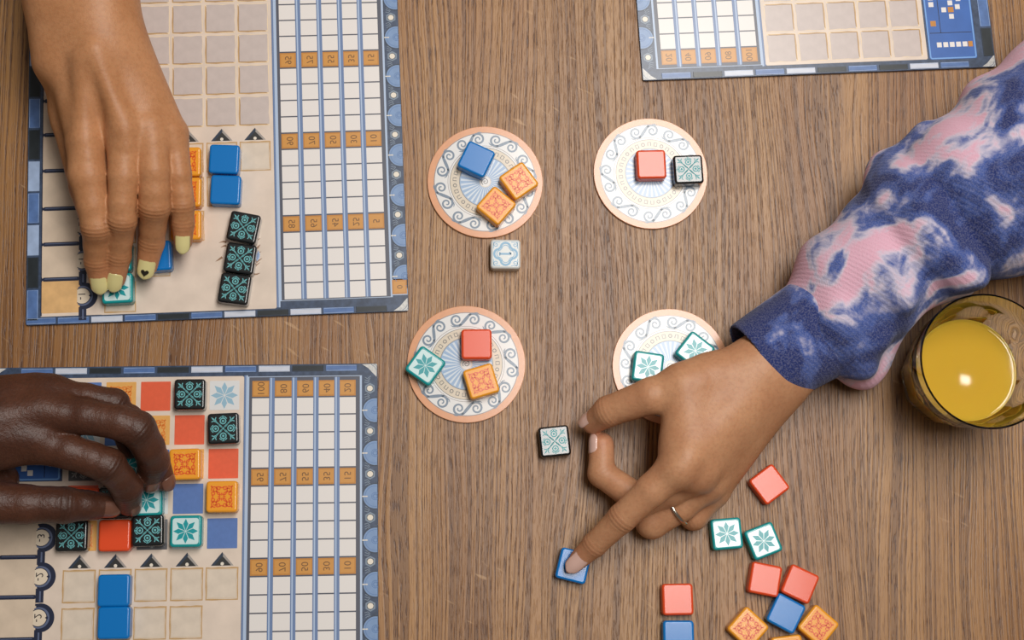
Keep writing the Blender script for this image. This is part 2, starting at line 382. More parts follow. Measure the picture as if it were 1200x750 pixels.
        for x, y in ((3, 6), (-7, 4), (-2, 11), (-2, 1), (-8, -2)): b.prism(rect(x-1.7, y-1.8, x+1.7, y+1.8), .1, .18, 3)
        b.prism(rect(-4, 4, 0, 8), .1, .2, 4)
        for x, y in ((3, -8), (-2, -12), (-6, -16), (-2, -19)): b.prism(rect(x-1.7, y-1.8, x+1.7, y+1.8), .1, .18, 3)
    put('help_panel', bmesh_cached('help_panel', helpp, [K_HELP, K_HELPL, K_NAVY, K_CELL, K_AMB]), -144.0, -33.5)
    # wall spaces
    order = ['blue', 'orange', 'red', 'black', 'star']
    for r in range(5):
        for c in range(5):
            if coloured:
                kd = order[(c-r) % 5]
                o = put('wall_space', bmesh_cached('wall_'+kd, lambda b: b.prism(rrect(-9.6, -9.6, 9.6, 9.6, .4, 2), .08, .2, 0, inset=.1), [W_[kd]]), WX[c], WY[r])
                if kd == 'orange': put('printed_motif', bmesh_cached('wallm_orange', lambda b: scroll_motif(b, 18, 0, 0), [W_ORP]), 0, 0, o, .23)
                if kd == 'star': put('printed_motif', bmesh_cached('wallm_star', lambda b: star_motif(b, 19, 0, 0), [W_STP]), 0, 0, o, .23)
                if kd == 'black': put('printed_motif', bmesh_cached('wallm_black', lambda b: medallion_motif(b, 19, 0, 0), [W_BLP]), 0, 0, o, .23)
            else:
                v = (r*5+c) % 4
                def blank(b, v=v):
                    b.prism(rough_square(20.6, v+50), .08, .14, 1)
                    q = rough_square(19.2, v+90); b.prism([(x+.35, y+.35) for x, y in q], .14, .18, 0)
                    b.ribbon([(-9.8, -9.6), (-3, -9.85), (3, -9.55), (9.2, -9.8)], [.5, 1.0, .8, .4], .19, 2); b.ribbon([(-9.8, -9.6), (-9.85, -2), (-9.6, 4), (-9.8, 9.3)], [.5, 1.0, .8, .4], .19, 2); b.ribbon([(-9.4, -9.3), (-3, -9.45), (3, -9.2), (8.6, -9.4)], .22, .2, 3); b.ribbon([(-9.4, -9.3), (-9.4, -2), (-9.2, 4), (-9.4, 8.6)], .22, .2, 3)
                put('wall_space', bmesh_cached('wall_blank%d' % v, blank, [K_STONE, K_SAND, K_TAN, K_SEPIA]), WX[c], WY[r])
    if not coloured:
        pass
    # pattern slots: column c has 5-c places
    def slot(b):
        q = rough_square(20.6, 12); b.prism(q, .08, .16, 1); b.prism(rough_square(19.0, 13), .16, .2, 0); b.ribbon(rough_square(18.0, 14), .5, .21, 2, True)
    for c in range(5):
        for r in range(5-c):
            put('pattern_slot', bmesh_cached('pattern_slot', slot, [K_PARCH, K_TAN, K_FLOOR]), SX[c], SY[r])
        def wedge(b):
            b.prism([(-7.2, -4), (0, 4.6), (7.2, -4)], .08, .14, 1); b.prism([(-5.6, -4), (0, 2.2), (5.6, -4)], .14, .18, 0)
            b.prism([(-7.2, -4), (-5.0, -4), (.6, 2.6), (0, 4.6)], .14, .19, 2); b.poly(circ(0, -2.8, 1.1, 12), .2, 3)
        put('wedge_arrow', bmesh_cached('wedge_arrow', wedge, [K_SOOT, K_GREY, K_EDGE, K_STUD]), SX[c], -109.4)
    # floor line at the left
    ends = [-33.0]+BARY+[-228.6]
    for i in range(1, len(ends)-1):
        if i < 2: continue
    for i in range(7):
        y1 = BARY[i]; y0_ = BARY[i+1] if i < 6 else -228.2
        h = (y1-y0_)/2-.9; ym = (y1+y0_)/2
        if i == 0: ym -= 9.5; h -= 9.8
        if h > 1: put('floor_space', bmesh_cached('floor_space%d' % int(h*10) + ('o' if i == 6 else ''), lambda b: b.prism(rrect(-12.4, -h, 12.4, h, 1), 0, .1), [K_FLOORO if i == 6 else K_FLOOR]), -151.2, ym)
        def bar(b):
            b.prism(rrect(-11.6, -1.35, 11.6, 1.35, .6), .1, .3, 0, inset=.2); b.poly(rect(-10.5, .1, 10.5, .55), .32, 1)
            for f in (-1, 1): b.prism(circ(f*12.1, 0, .9, 10), .1, .32, 0)
        if i > 0: put('floor_bar', bmesh_cached('floor_bar', bar, [K_NAVY, K_NAVYHI]), -151.2, y1)
        if i > 0:
            def med(b):
                pts = [p for p in circ(0, 0, 9.0, 44) if p[0] > -3.6]; pts.sort(key=lambda p: math.atan2(p[1], p[0]))
                b.prism(pts, .08, .2, 0)
                q = [p for p in circ(-.6, 0, 6.6, 40) if p[0] > -4]; q.sort(key=lambda p: math.atan2(p[1], p[0])); b.prism(q, .2, .24, 1)
                q = [p for p in circ(-1, 0, 5.4, 40) if p[0] > -4.4]; q.sort(key=lambda p: math.atan2(p[1], p[0])); b.prism(q, .24, .27, 2)
                b.ribbon(q, .5, .28, 0); b.poly([(3.2, 0), (4.6, 1.2), (5.2, 0), (4.6, -1.2)], .3, 0)
                b.prism(rect(-3.2, -16.2, 1.8, -7.4), .08, .18, 0); b.poly(rect(-.9, -15.6, .1, -8.8), .2, 1); b.prism(rect(-3.2, 7.4, 1.8, 8.8), .08, .18, 0)
            o = put('medallion', bmesh_cached('medallion', med, [K_NAVY, K_NAVYHI, K_PALE]), -136.4, ym)
            put('number_print', text_mesh(['', '-3', '-2', '-2', '-2', '-1', '-1'][i], 6.6, K_INK), -1.4, 0, o, .32)
    if sepia:
        def sk(b):
            rr = random.Random(3)
            for k in range(26):
                a = rr.uniform(0, 6.28); r0 = rr.uniform(8, 13); L = rr.uniform(2, 6)
                p0 = (r0*math.cos(a), r0*1.5*math.sin(a)); p1 = ((r0+L)*math.cos(a+.2), (r0*1.5+L*.6)*math.sin(a+.15))
                b.ribbon([p0, ((p0[0]+p1[0])/2+rr.uniform(-.6, .6), (p0[1]+p1[1])/2+rr.uniform(-.6, .6)), p1], [1.6, 1.0, .2], .1, 0)
            b.prism(circ(9, 0, 5.6, 24), .08, .11, 1); b.ring(9, 0, 4.6, .5, .13, 2); b.ring(9, 0, 2.8, .5, .13, 2)
        put('sketch_print', bmesh_cached('sketch', sk, [K_SEPIA, K_BORD['L'], K_SKYD]), -35.8, -193.0)
    return B
def board_world(pose, lx, ly, z=0):
    x0, y0, a = pose
    return Vector((x0+(lx*math.cos(a)-ly*math.sin(a))/1000, y0+(lx*math.sin(a)+ly*math.cos(a))/1000, ZT+z/1000))
B1 = (-.1065912, .4134662, .0486844); B2 = (-.1150133, .1299788, .0203511)
player_board('square player board with blank grey wall squares, under the hand with yellow nails', *B1, False, True)
player_board('square player board with a coloured mosaic wall, many tiles laid on it', *B2, True)
ta, tb = P(752.7, 95.8), P(1175.3, 79.3)          # its two near corners
a3 = math.atan2(ta.y-tb.y, ta.x-tb.x)
lx, ly = 76.0, 16.0
B3 = (ta.x-(lx*math.cos(a3)-ly*math.sin(a3))/1000, ta.y-(lx*math.sin(a3)+ly*math.cos(a3))/1000, a3)
player_board('square player board with blank wall and blue scoring panel, nearest the tie-dyed sleeve', *B3, False)

# ------------------------------------------------------------------ factory discs
D_RIM = cm('disc_rim', (222, 160, 120), noise=.04, nscale=300); D_WHITE = cm('disc_white', (226, 224, 222)); D_GREY = cm('disc_grey', (120, 135, 152)); D_BEI = cm('disc_beige', (214, 200, 180), noise=.05, nscale=300)
D_BLUE = cm('disc_blue', (150, 176, 208)); D_RAY = cm('disc_ray', (206, 216, 226)); D_INK = cm('disc_ink', (112, 110, 108)); D_LINE = cm('disc_line', (150, 140, 140))
DM = {}
def factory_disc(label, px, py, rot):
    c = P(px, py, 0)
    T = thing('factory_disc', label, 'disc', 'round tile display discs', (c.x, c.y, ZT), math.radians(rot))
    def g(key, fn, mats):
        if key not in DM:
            b = MB(); fn(b); DM[key] = b.mesh(key, mats)
        return DM[key]
    def base(b):
        b.prism(circ(0, 0, 39, 96), 0, 1.9, 1); b.prism(circ(0, 0, 39, 96), 1.9, 2.1, 0, inset=.25)
    link('disc_card', g('disc_card', base, [D_RIM, D_RIM]), T)
    link('white_face', g('white_face', lambda b: (b.prism(circ(0, 0, 34.3, 80), 2.1, 2.16, 0), b.ring(0, 0, 34.4, .55, 2.18, 1, 80), b.ring(0, 0, 25.2, .3, 2.18, 1, 60)), [D_WHITE, D_LINE]), T)
    def scr(b):
        for f in (1, -1):
            q = spiral(5.7*f, 0, .6, 4.3, math.radians(135-1.5*360)+(0 if f > 0 else math.pi), 1.5, 26)
            w = [.8+.75*i/25 for i in range(26)]
            b.ribbon(q, w, 0, 0)
            e = q[-1]; b.ribbon([q[-2], e, (e[0]*.5, e[1]*.5), (0, 0)], [1.5, 1.6, 2.0, 2.1], 0, 0)
            b.ribbon([(9.6*f, 3.6*f), (8.2*f, 4.4*f), (6.4*f, 4.6*f)], [.3, .8, .5], 0, 0)
    for k in range(8):
        a = 2*math.pi*k/8
        link('scroll_print', g('scroll_print', scr, [D_GREY]), T, (.0296*math.cos(a), .0296*math.sin(a), .00219), a-math.pi/2)
    def ringp(b):
        b.prism(circ(0, 0, 23.8, 64), 2.16, 2.19, 0); b.ring(0, 0, 23.8, .35, 2.21, 1, 64); b.ring(0, 0, 17.4, .35, 2.21, 1, 64)
        for k in range(30):
            a = 2*math.pi*k/30; ca, sa = math.cos(a), math.sin(a)
            R = lambda q: [(x*ca-y*sa, x*sa+y*ca) for x, y in q]
            if k % 3 == 0: b.ribbon(R(rect(19.4, -1, 21.8, 1)), .55, 2.21, 1, True)
            elif k % 3 == 1: b.ribbon(R([(19.4, -1), (21.8, -1), (21.8, 1), (19.4, 1)]), .55, 2.21, 1)
            else: b.ribbon(R(circ(20.6, 0, 1.1, 10)), .55, 2.21, 1, True)
    link('letter_ring', g('letter_ring', ringp, [D_BEI, D_INK]), T)
    def rays(b):
        b.prism(circ(0, 0, 17.2, 60), 2.19, 2.21, 0)
        for k in range(30):
            a = 2*math.pi*k/30; q = [(4, -.12), (16.6, -.75), (16.6, .75), (4, .12)]
            b.poly([(x*math.cos(a)-y*math.sin(a), x*math.sin(a)+y*math.cos(a)) for x, y in q], 2.23, 1)
        b.prism(circ(0, 0, 4.0, 24), 2.23, 2.26, 2); b.ribbon(spiral(0, 0, .3, 2.6, 0, 1.6), .5, 2.28, 3); b.ring(0, 0, 3.7, .4, 2.28, 4)
    link('sunburst_print', g('sunburst_print', rays, [D_BLUE, D_RAY, D_WHITE, D_INK, D_BEI]), T)
    return T
factory_disc('round scroll-patterned disc holding one blue and two orange tiles', 568.5, 214, 20)
factory_disc('round scroll-patterned disc holding a red tile and a black-rimmed tile', 762, 204, 8)
factory_disc('round scroll-patterned disc holding a red, an orange and a teal tile', 546.5, 427, 2)
factory_disc('round scroll-patterned disc holding two teal tiles, partly under the pointing hand', 785.5, 430, 30)

# ------------------------------------------------------------------ tiles
TS, THK = 20.0, 9.0
def tile_mesh(name, c, rough=.27):
    bm = bmesh.new(); bmesh.ops.create_cube(bm, size=1)
    for v in bm.verts: v.co = Vector((v.co.x*TS/1000, v.co.y*TS/1000, (v.co.z+.5)*THK/1000))
    vert = [e for e in bm.edges if abs(e.verts[0].co.z-e.verts[1].co.z) > 1e-4]
    bmesh.ops.bevel(bm, geom=vert, offset=.0022, segments=4, affect='EDGES', profile=.5)
    hor = [e for e in bm.edges if e.verts[0].co.z > THK/1000-1e-5 and e.verts[1].co.z > THK/1000-1e-5]
    bmesh.ops.bevel(bm, geom=hor, offset=.0015, segments=4, affect='EDGES', profile=.5)
    low = [e for e in bm.edges if e.verts[0].co.z < 1e-5 and e.verts[1].co.z < 1e-5]
    bmesh.ops.bevel(bm, geom=low, offset=.0006, segments=1, affect='EDGES')
    me = bpy.data.meshes.new(name); bm.to_mesh(me); bm.free()
    for p in me.polygons: p.use_smooth = max(abs(p.normal.x), abs(p.normal.y), abs(p.normal.z)) < .9995
    me.materials.append(mat(name, c, rough, .5, coat=.7 if 'black' in name else .12))
    return me
TC = {'blue': (0, 116, 194), 'orange': (240, 160, 44), 'red': (228, 78, 36), 'black': (16, 20, 22), 'teal': (20, 150, 152), 'white': (214, 216, 214)}
TM = {k: tile_mesh('tile_'+k, v) for k, v in TC.items()}
I_OR = mat('tile_ink_red', (226, 92, 30), .3); I_WH = mat('tile_ink_white', (206, 232, 232), .27, coat=.5); I_TE = mat('tile_ink_teal', (26, 152, 160), .28); I_BK = mat('tile_ink_aqua', (112, 180, 184), .55, .08); I_BL = mat('tile_ink_blue', (120, 168, 200), .35)
PM = {}
def tile_prints(kind):
    if kind in PM: return PM[kind]
    out = []
    if kind == 'orange':
        b = MB(); scroll_motif(b, 18, 0, 0); out.append(('scroll_print', b.mesh('scroll_print', [I_OR]), THK+.04))
    if kind == 'black':
        b = MB(); medallion_motif(b, 18.4, 0, 0); out.append(('medallion_print', b.mesh('medallion_print', [I_BK]), THK+.04))
    if kind == 'teal':
        b = MB(); b.poly(rrect(-8.2, -8.2, 8.2, 8.2, 1.6), 0); out.append(('white_panel', b.mesh('white_panel', [I_WH]), THK+.03))
        b = MB(); star_motif(b, 17, 0, 0); out.append(('star_print', b.mesh('star_print', [I_TE]), THK+.06))
    if kind == 'white':
        b = MB()
        q = []
        for k in range(4):
            a0 = k*math.pi/2
            q += [(4.4*math.cos(a0)+3.2*math.cos(a0+t), 4.4*math.sin(a0)+3.2*math.sin(a0+t)) for t in np.linspace(-1.5, 1.5, 9)]
        b.ribbon(q, 1.5, 0, 0, True); b.ribbon([(x*.78, y*.78) for x, y in q], .5, 0, 0, True)
        for sx in (-1, 1):
            for sy in (-1, 1): b.ribbon([(x*sx, y*sy) for x, y in spiral(6.3, 6.3, .3, 1.8, 0, 1.2, 14)], .55, 0, 0); b.ribbon([(3.6*sx, 8*sy), (8*sx, 8*sy), (8*sx, 3.6*sy)], .5, 0, 0)
        b.ribbon([(-3.9, 0), (3.8, 0)], 1.3, .01, 0); b.ribbon([(3.8, 0), (2.4, 1.2)], 1.0, .01, 0); b.ribbon([(-3.9, -1.3), (-3.9, 1.3)], .8, .01, 0)
        out.append(('numeral_print', b.mesh('numeral_print', [I_BL]), THK+.04))
    PM[kind] = out
    return out
def tile(kind, px, py, rot, base, label, board=None, tilt=None):
    """px,py: centre of the tile's top face in the photo; base: height of what it lies on"""
    c = P(px, py, base+THK)
    T = thing('glazed_tile', label, 'game tile', 'glossy square game tiles', (c.x, c.y, ZT+base/1000), math.radians(rot))
    if tilt: T.rotation_euler = (math.radians(tilt[0]), math.radians(tilt[1]), math.radians(rot))
    link('tile_body', TM[kind], T)
    for n, me, z in tile_prints(kind): link(n, me, T, (0, 0, z/1000))
    return T
DB, BB = 2.3, TH+.25
tile('blue', 558.2, 186, -25, DB, 'plain blue tile on a round disc beside two orange tiles')
tile('orange', 608, 211.5, 36, DB, 'orange scroll tile on the disc with the blue tile, at its rim')
tile('orange', 581.5, 240.5, -40, DB, 'orange scroll tile on the disc with the blue tile, toward the white tile')
tile('white', 592.5, 297.5, 0, 0, 'white first-player tile with blue frame and numeral, lying on bare wood')
tile('red', 763.5, 192, 2, DB, 'red tile beside the black-rimmed tile on a round disc')
tile('black', 807, 198, 3, DB, 'black-rimmed tile with pale gleaming face beside a red tile on a disc')
tile('red', 558.5, 403, 1, DB, 'red tile on the disc that also holds a teal and an orange tile')
tile('teal', 498.5, 428.5, -35, DB, 'teal star tile hanging over the rim of its disc, beside a red tile')
tile('orange', 564, 446.5, 17, DB, 'orange scroll tile below the red tile on its disc')
tile('teal', 759.5, 430, -8, DB, 'teal star tile on a disc, nearest the thumb of the pointing hand')
tile('teal', 815, 411, -38, DB, 'teal star tile on a disc, touching the wrist of the pointing hand')
tile('black', 650, 517, 6, 0, 'lone black medallion tile on bare wood beside the pinching fingers')
tile('blue', 672, 663, -14, 0, 'blue tile pressed down by the pointing fingertip')
tile('red', 902, 567.5, 36, 0, 'lone red tile on bare wood above the pair of teal tiles')
tile('teal', 852, 625.5, 5, 0, 'teal star tile of a loose pair on the wood, the one nearer the ringed hand')
tile('teal', 895, 634, 21, 0, 'teal star tile of a loose pair on the wood, touching a red tile')
tile('red', 897, 679, -11, 0, 'red tile below the loose teal pair, touching a second red tile')
tile('red', 938, 684.5, -25, 0, 'red tile wedged against the blue tile in the loose heap')
tile('blue', 921.5, 719, -28, 0, 'blue tile in the loose heap between two orange tiles')
tile('orange', 877, 736, -43, 0, 'orange scroll tile in the loose heap, on the red-and-blue pair\'s side')
tile('orange', 959.5, 733.5, -41, 0, 'orange scroll tile in the loose heap, touching blue and red tiles')
tile('orange', 924, 764, 7, 0, 'orange scroll tile at the bottom of the loose heap, mostly cropped away')
tile('red', 794.5, 702.5, 1, 0, 'red tile standing just above a blue one, away from the loose heap')
tile('blue', 795.5, 746, 0, 0, 'blue tile directly below a single red one, away from the loose heap')
# on the board with the blank wall
tile('orange', 217.5, 189, 2, BB, 'first orange tile of the column of three beside the pinky finger')
tile('orange', 217.8, 224.5, 1, BB, 'middle orange tile of the column of three beside the pinky finger')
tile('orange', 217.5, 263.5, 2, BB, 'last orange tile of the column of three, beside the pinky nail')
tile('blue', 262.5, 186, -1, BB, 'blue tile of a touching pair, the one under a wedge arrow, on the blank board')
tile('blue', 264, 222, -1, BB, 'blue tile of a touching pair, the one nearer the three black tiles')
tile('black', 285, 266, -10, BB, 'black patterned tile on the blank board, the one of three nearest the blue pair')
tile('black', 281, 302.5, -7, BB, 'black patterned tile on the blank board, the middle one of three')
tile('black', 274.5, 338, -7, BB, 'black patterned tile on the blank board, the one of three nearest its edge')
tile('teal', 137, 337.5, 4, BB, 'teal star tile under the yellow-nailed index and middle fingers')
tile('teal', 135.5, 300, 2, BB, 'teal tile almost hidden beneath the middle finger with yellow nails')
tile('blue', 182.5, 299.5, 5, BB, 'blue tile under the ring finger with the heart nail')
# on the board with the coloured wall
tile('black', 222, 462, 1, BB, 'black medallion tile in the first row of the coloured wall beside the printed star')
tile('black', 261.5, 502, 3, BB, 'black medallion tile in the second row of the coloured wall, by the score track')
tile('orange', 216.3, 544, 2, BB, 'orange scroll tile beside the fingertips on the coloured wall')
tile('orange', 259.8, 582, 1, BB, 'orange scroll tile by the score track on the coloured wall')
tile('black', 83.5, 627.5, 1, BB, 'black medallion tile at the floor-line end of the lowest wall row')
tile('red', 134, 627.5, 1, BB, 'red tile between two black ones in the lowest wall row')
tile('black', 172.8, 621.5, 2, BB, 'black medallion tile between the red and teal ones in the lowest wall row')
tile('teal', 217.5, 622.5, 1, BB, 'teal star tile at the end of the lowest wall row')
tile('teal', 171.5, 586, 2, BB, 'teal star tile under the middle fingertip on the coloured wall')
tile('black', 133.5, 589, 1, BB, 'black tile under the thumb and index fingertips on the coloured wall')
tile('red', 97, 589.5, 0, BB, 'red tile almost hidden beneath the thumb on the coloured wall')
tile('teal', 150, 545, 0, BB, 'teal tile glimpsed in the gap between the fingers over the coloured wall')
tile('blue', 133, 692, 1, BB, 'blue tile on the coloured board\'s pattern slots, directly under a wedge arrow')
tile('blue', 133, 730, 1, BB, 'blue tile on the coloured board\'s pattern slots, second below the wedge arrow')

# ------------------------------------------------------------------ implicit-surface bodies
def npP(t): v = P(*t[:3]); return np.array([v.x*1000, v.y*1000, (v.z-ZT)*1000])
def cone_sdf(X, Y, Z, a, b, r1, r2):
    ba = b-a; l2 = ba@ba; px, py, pz = X-a[0], Y-a[1], Z-a[2]
    if l2 < 1e-6: return np.sqrt(px*px+py*py+pz*pz)-max(r1, r2)
    t = np.clip((px*ba[0]+py*ba[1]+pz*ba[2])/l2, 0, 1)
    dx, dy, dz = px-ba[0]*t, py-ba[1]*t, pz-ba[2]*t
    return np.sqrt(dx*dx+dy*dy+dz*dz)-(r1+(r2-r1)*t)
def smin(a, b, k):
    if k <= 0: return np.minimum(a, b)
    h = np.maximum(k-np.abs(a-b), 0)/k
    return np.minimum(a, b)-h*h*k*.25
class Vol:
    def __init__(s, prims, h, pad=8, zmin=None):
        pts = np.array([p for pr in prims for p in (pr[0]-pr[2], pr[0]+pr[2], pr[1]-pr[3], pr[1]+pr[3])])
        s.lo = pts.min(0)-pad; s.hi = pts.max(0)+pad; s.h = h
        s.n = np.ceil((s.hi-s.lo)/h).astype(int)+1
        s.ax = [(s.lo[i]+h*np.arange(s.n[i])).astype(np.float32) for i in range(3)]
    def empty(s): return np.full(s.n, 60.0, np.float32)
    def add(s, Fd, pr, k):
        a, b, r1, r2 = pr; m = k+7
        lo = np.minimum(a-r1, b-r2)-m; hi = np.maximum(a+r1, b+r2)+m
        i0 = np.maximum(((lo-s.lo)/s.h).astype(int), 0); i1 = np.minimum(((hi-s.lo)/s.h).astype(int)+2, s.n)
        sl = tuple(slice(i0[j], i1[j]) for j in range(3))
        X = s.ax[0][sl[0]][:, None, None]; Y = s.ax[1][sl[1]][None, :, None]; Z = s.ax[2][sl[2]][None, None, :]
        d = cone_sdf(X, Y, Z, a.astype(np.float32), b.astype(np.float32), r1, r2).astype(np.float32)
        Fd[sl] = smin(Fd[sl], d, k)
    def grid(s): return s.ax[0][:, None, None], s.ax[1][None, :, None], s.ax[2][None, None, :]
def surface_nets(v, lo, h):
    nx, ny, nz = v.shape; ins = v < 0
    c = np.zeros((nx-1, ny-1, nz-1), np.int8)
    for i in (0, 1):
        for j in (0, 1):
            for k in (0, 1): c += ins[i:nx-1+i, j:ny-1+j, k:nz-1+k]
    act = (c > 0) & (c < 8); ii, jj, kk = np.nonzero(act); n = len(ii)
    idx = np.full(act.shape, -1, np.int64); idx[act] = np.arange(n)
    acc = np.zeros((n, 3)); cnt = np.zeros(n)
    cor = [(i, j, k) for i in (0, 1) for j in (0, 1) for k in (0, 1)]
    val = {q: v[ii+q[0], jj+q[1], kk+q[2]].astype(float) for q in cor}
    for q in cor:
        for a in range(3):
            if q[a] == 0:
                e = list(q); e[a] = 1; e = tuple(e); A, Bv = val[q], val[e]; m = (A < 0) != (Bv < 0)
                t = np.where(m, A/np.where(m, A-Bv, 1), 0)
                p = np.stack([np.full(n, float(q[0])), np.full(n, float(q[1])), np.full(n, float(q[2]))], 1); p[:, a] += t
                acc += p*m[:, None]; cnt += m
    verts = lo+h*(np.stack([ii, jj, kk], 1)+acc/cnt[:, None])
    quads = []
    for a in range(3):
        b_, c_ = (a+1) % 3, (a+2) % 3
        A = [slice(None)]*3; Bs = [slice(None)]*3; A[a] = slice(0, -1); Bs[a] = slice(1, None)
        ch = ins[tuple(A)] != ins[tuple(Bs)]
        e = np.array(np.nonzero(ch)).T; ok = (e[:, b_] > 0) & (e[:, c_] > 0) & (e[:, b_] < v.shape[b_]-1) & (e[:, c_] < v.shape[c_]-1); e = e[ok]
        def g(db, dc):
            q = e.copy(); q[:, b_] -= db; q[:, c_] -= dc; return idx[q[:, 0], q[:, 1], q[:, 2]]
        q = np.stack([g(1, 1), g(0, 1), g(0, 0), g(1, 0)], 1)
        fl_ = ~ins[e[:, 0], e[:, 1], e[:, 2]]
        q[fl_] = q[fl_][:, ::-1]; quads.append(q)
    return verts, np.concatenate(quads)
def relax(v, q, it=2, lam=.5):
    for _ in range(it):
        s = np.zeros_like(v); c = np.zeros(len(v))
        for i in range(4):
            a, b = q[:, i], q[:, (i+1) % 4]
            for x, y in ((a, b), (b, a)):
                for k in range(3): s[:, k] += np.bincount(x, v[y, k], len(v))
                c += np.bincount(x, minlength=len(v))
        v = v+lam*(s/np.maximum(c, 1)[:, None]-v)
    return v
def np_mesh(name, v, q, origin, m, attrs=None):
    me = bpy.data.meshes.new(name)
    me.vertices.add(len(v)); me.vertices.foreach_set('co', ((v-origin)/1000).astype(np.float32).ravel())
    me.loops.add(len(q)*4); me.loops.foreach_set('vertex_index', q.astype(np.int32).ravel())
    me.polygons.add(len(q)); me.polygons.foreach_set('loop_start', np.arange(0, len(q)*4, 4, dtype=np.int32)); 
    me.update(calc_edges=True); me.validate()
    me.polygons.foreach_set('use_smooth', np.ones(len(me.polygons), bool))
    for k, a in (attrs or {}).items():
        at = me.attributes.new(k, 'FLOAT', 'POINT'); at.data.foreach_set('value', a.astype(np.float32))
    me.materials.append(m)
    return me

def skin(name, base, dark, pale, red, rough=.48, wrinkle=.8):
    g = NT(name)
    tc = g.n('ShaderNodeTexCoord').outputs['Object']
    at = g.n('ShaderNodeAttribute', attribute_name='knuckle'); n1 = g.noise(tc, 55, 3, .5); n2 = g.noise(tc, 420, 3, .6)
    c = g.mix(g.ramp(n1, .25, .75), rgb(*base), rgb(*pale)); c = g.mix(g.math('MULTIPLY', g.ramp(n2, .4, .7), .22), c, rgb(*dark))
    c = g.mix(g.math('MULTIPLY', at.outputs['Fac'], .42, clamp=True), c, rgb(*dark))
    at2 = g.n('ShaderNodeAttribute', attribute_name='blush'); c = g.mix(g.math('MULTIPLY', at2.outputs['Fac'], .6, clamp=True), c, rgb(*red))
    g.l(c, g.b.inputs['Base Color']); g.b.inputs['Roughness'].default_value = rough; g.b.inputs['Specular IOR Level'].default_value = .4
    g.b.inputs['Subsurface Weight'].default_value = .12; g.b.inputs['Subsurface Radius'].default_value = (.004, .0015, .0008); g.b.inputs['Subsurface Scale'].default_value = 1.0
    vo = g.n('ShaderNodeTexVoronoi', feature='DISTANCE_TO_EDGE'); g.l(tc, vo.inputs['Vector']); vo.inputs['Scale'].default_value = 900
    cr = g.n('ShaderNodeAttribute', attribute_name='crease')
    hgt = g.math('ADD', g.math('MULTIPLY', vo.outputs[0], .5), g.math('MULTIPLY', n2, wrinkle)); hgt = g.math('ADD', hgt, g.math('MULTIPLY', cr.outputs['Fac'], .8))
    g.bump(hgt, .35, .0006)
    return g.m
def arm_person(label, palm, fingers, k_palm, skin_m, origin_px, h=1.0, extra_bumps=(), soft=(), tip_blush=.6):
    """palm: list of ((px,py,z,r),(px,py,z,r)); fingers: list of joint chains [(px,py,z,r)...]"""
    og = npP(origin_px)
    T = thing('person', label, 'person', None, (og[0]/1000, og[1]/1000, ZT+og[2]/1000))
    pal = [(npP(a), npP(b), a[3], b[3]) for a, b in palm]
    chains = []
    for ch in fingers: chains.append([(npP(a), npP(b), a[3], b[3]) for a, b in zip(ch[:-1], ch[1:])])
    allp = pal+[p for c in chains for p in c]
    V = Vol(allp, h)
    Fp = V.empty()
    for p in pal: V.add(Fp, p, k_palm)
    for s_, e_ in extra_bumps: V.add(Fp, (npP(s_), npP(e_), s_[3], e_[3]), 9)
    out = Fp.copy()
    for c in chains:
        Ff = V.empty()
        for p in c: V.add(Ff, p, 2.0)
        out = smin(out, smin(Fp, Ff, 5.0), .8)
    v, q = surface_nets(out, V.lo, h)
    v = relax(v, q, 2)
    kn = np.zeros(len(v)); cr = np.zeros(len(v)); bl = np.zeros(len(v))
    for ci, ch in enumerate(fingers):
        js = [npP(j) for j in ch]
        for ji in range(1, len(js)):
            if ji < len(js)-1 and len(ch[ji]) > 4:       # joints marked as creased
                R = ch[ji][3]; ax = js[ji+1]-js[ji-1]; ax /= np.linalg.norm(ax)
                d = v-js[ji]; s_ = d@ax; rad = np.linalg.norm(d-np.outer(s_, ax), axis=1)
                g = np.exp(-(s_/4.2)**2)*(rad < R*1.35)*np.clip((d[:, 2])/R+.4, 0, 1)
                kn += g*ch[ji][4]; cr += g*np.cos(s_*2*math.pi/2.6)*ch[ji][4]
        d = np.linalg.norm(v-js[-1], axis=1); bl += np.exp(-(d/11)**2)*tip_blush
    me = np_mesh('arm_and_hand', v, q, og, skin_m, {'knuckle': np.clip(kn, 0, 1), 'crease': cr, 'blush': np.clip(bl, 0, 1)})
    link('arm_and_hand', me, T)
    return T, og
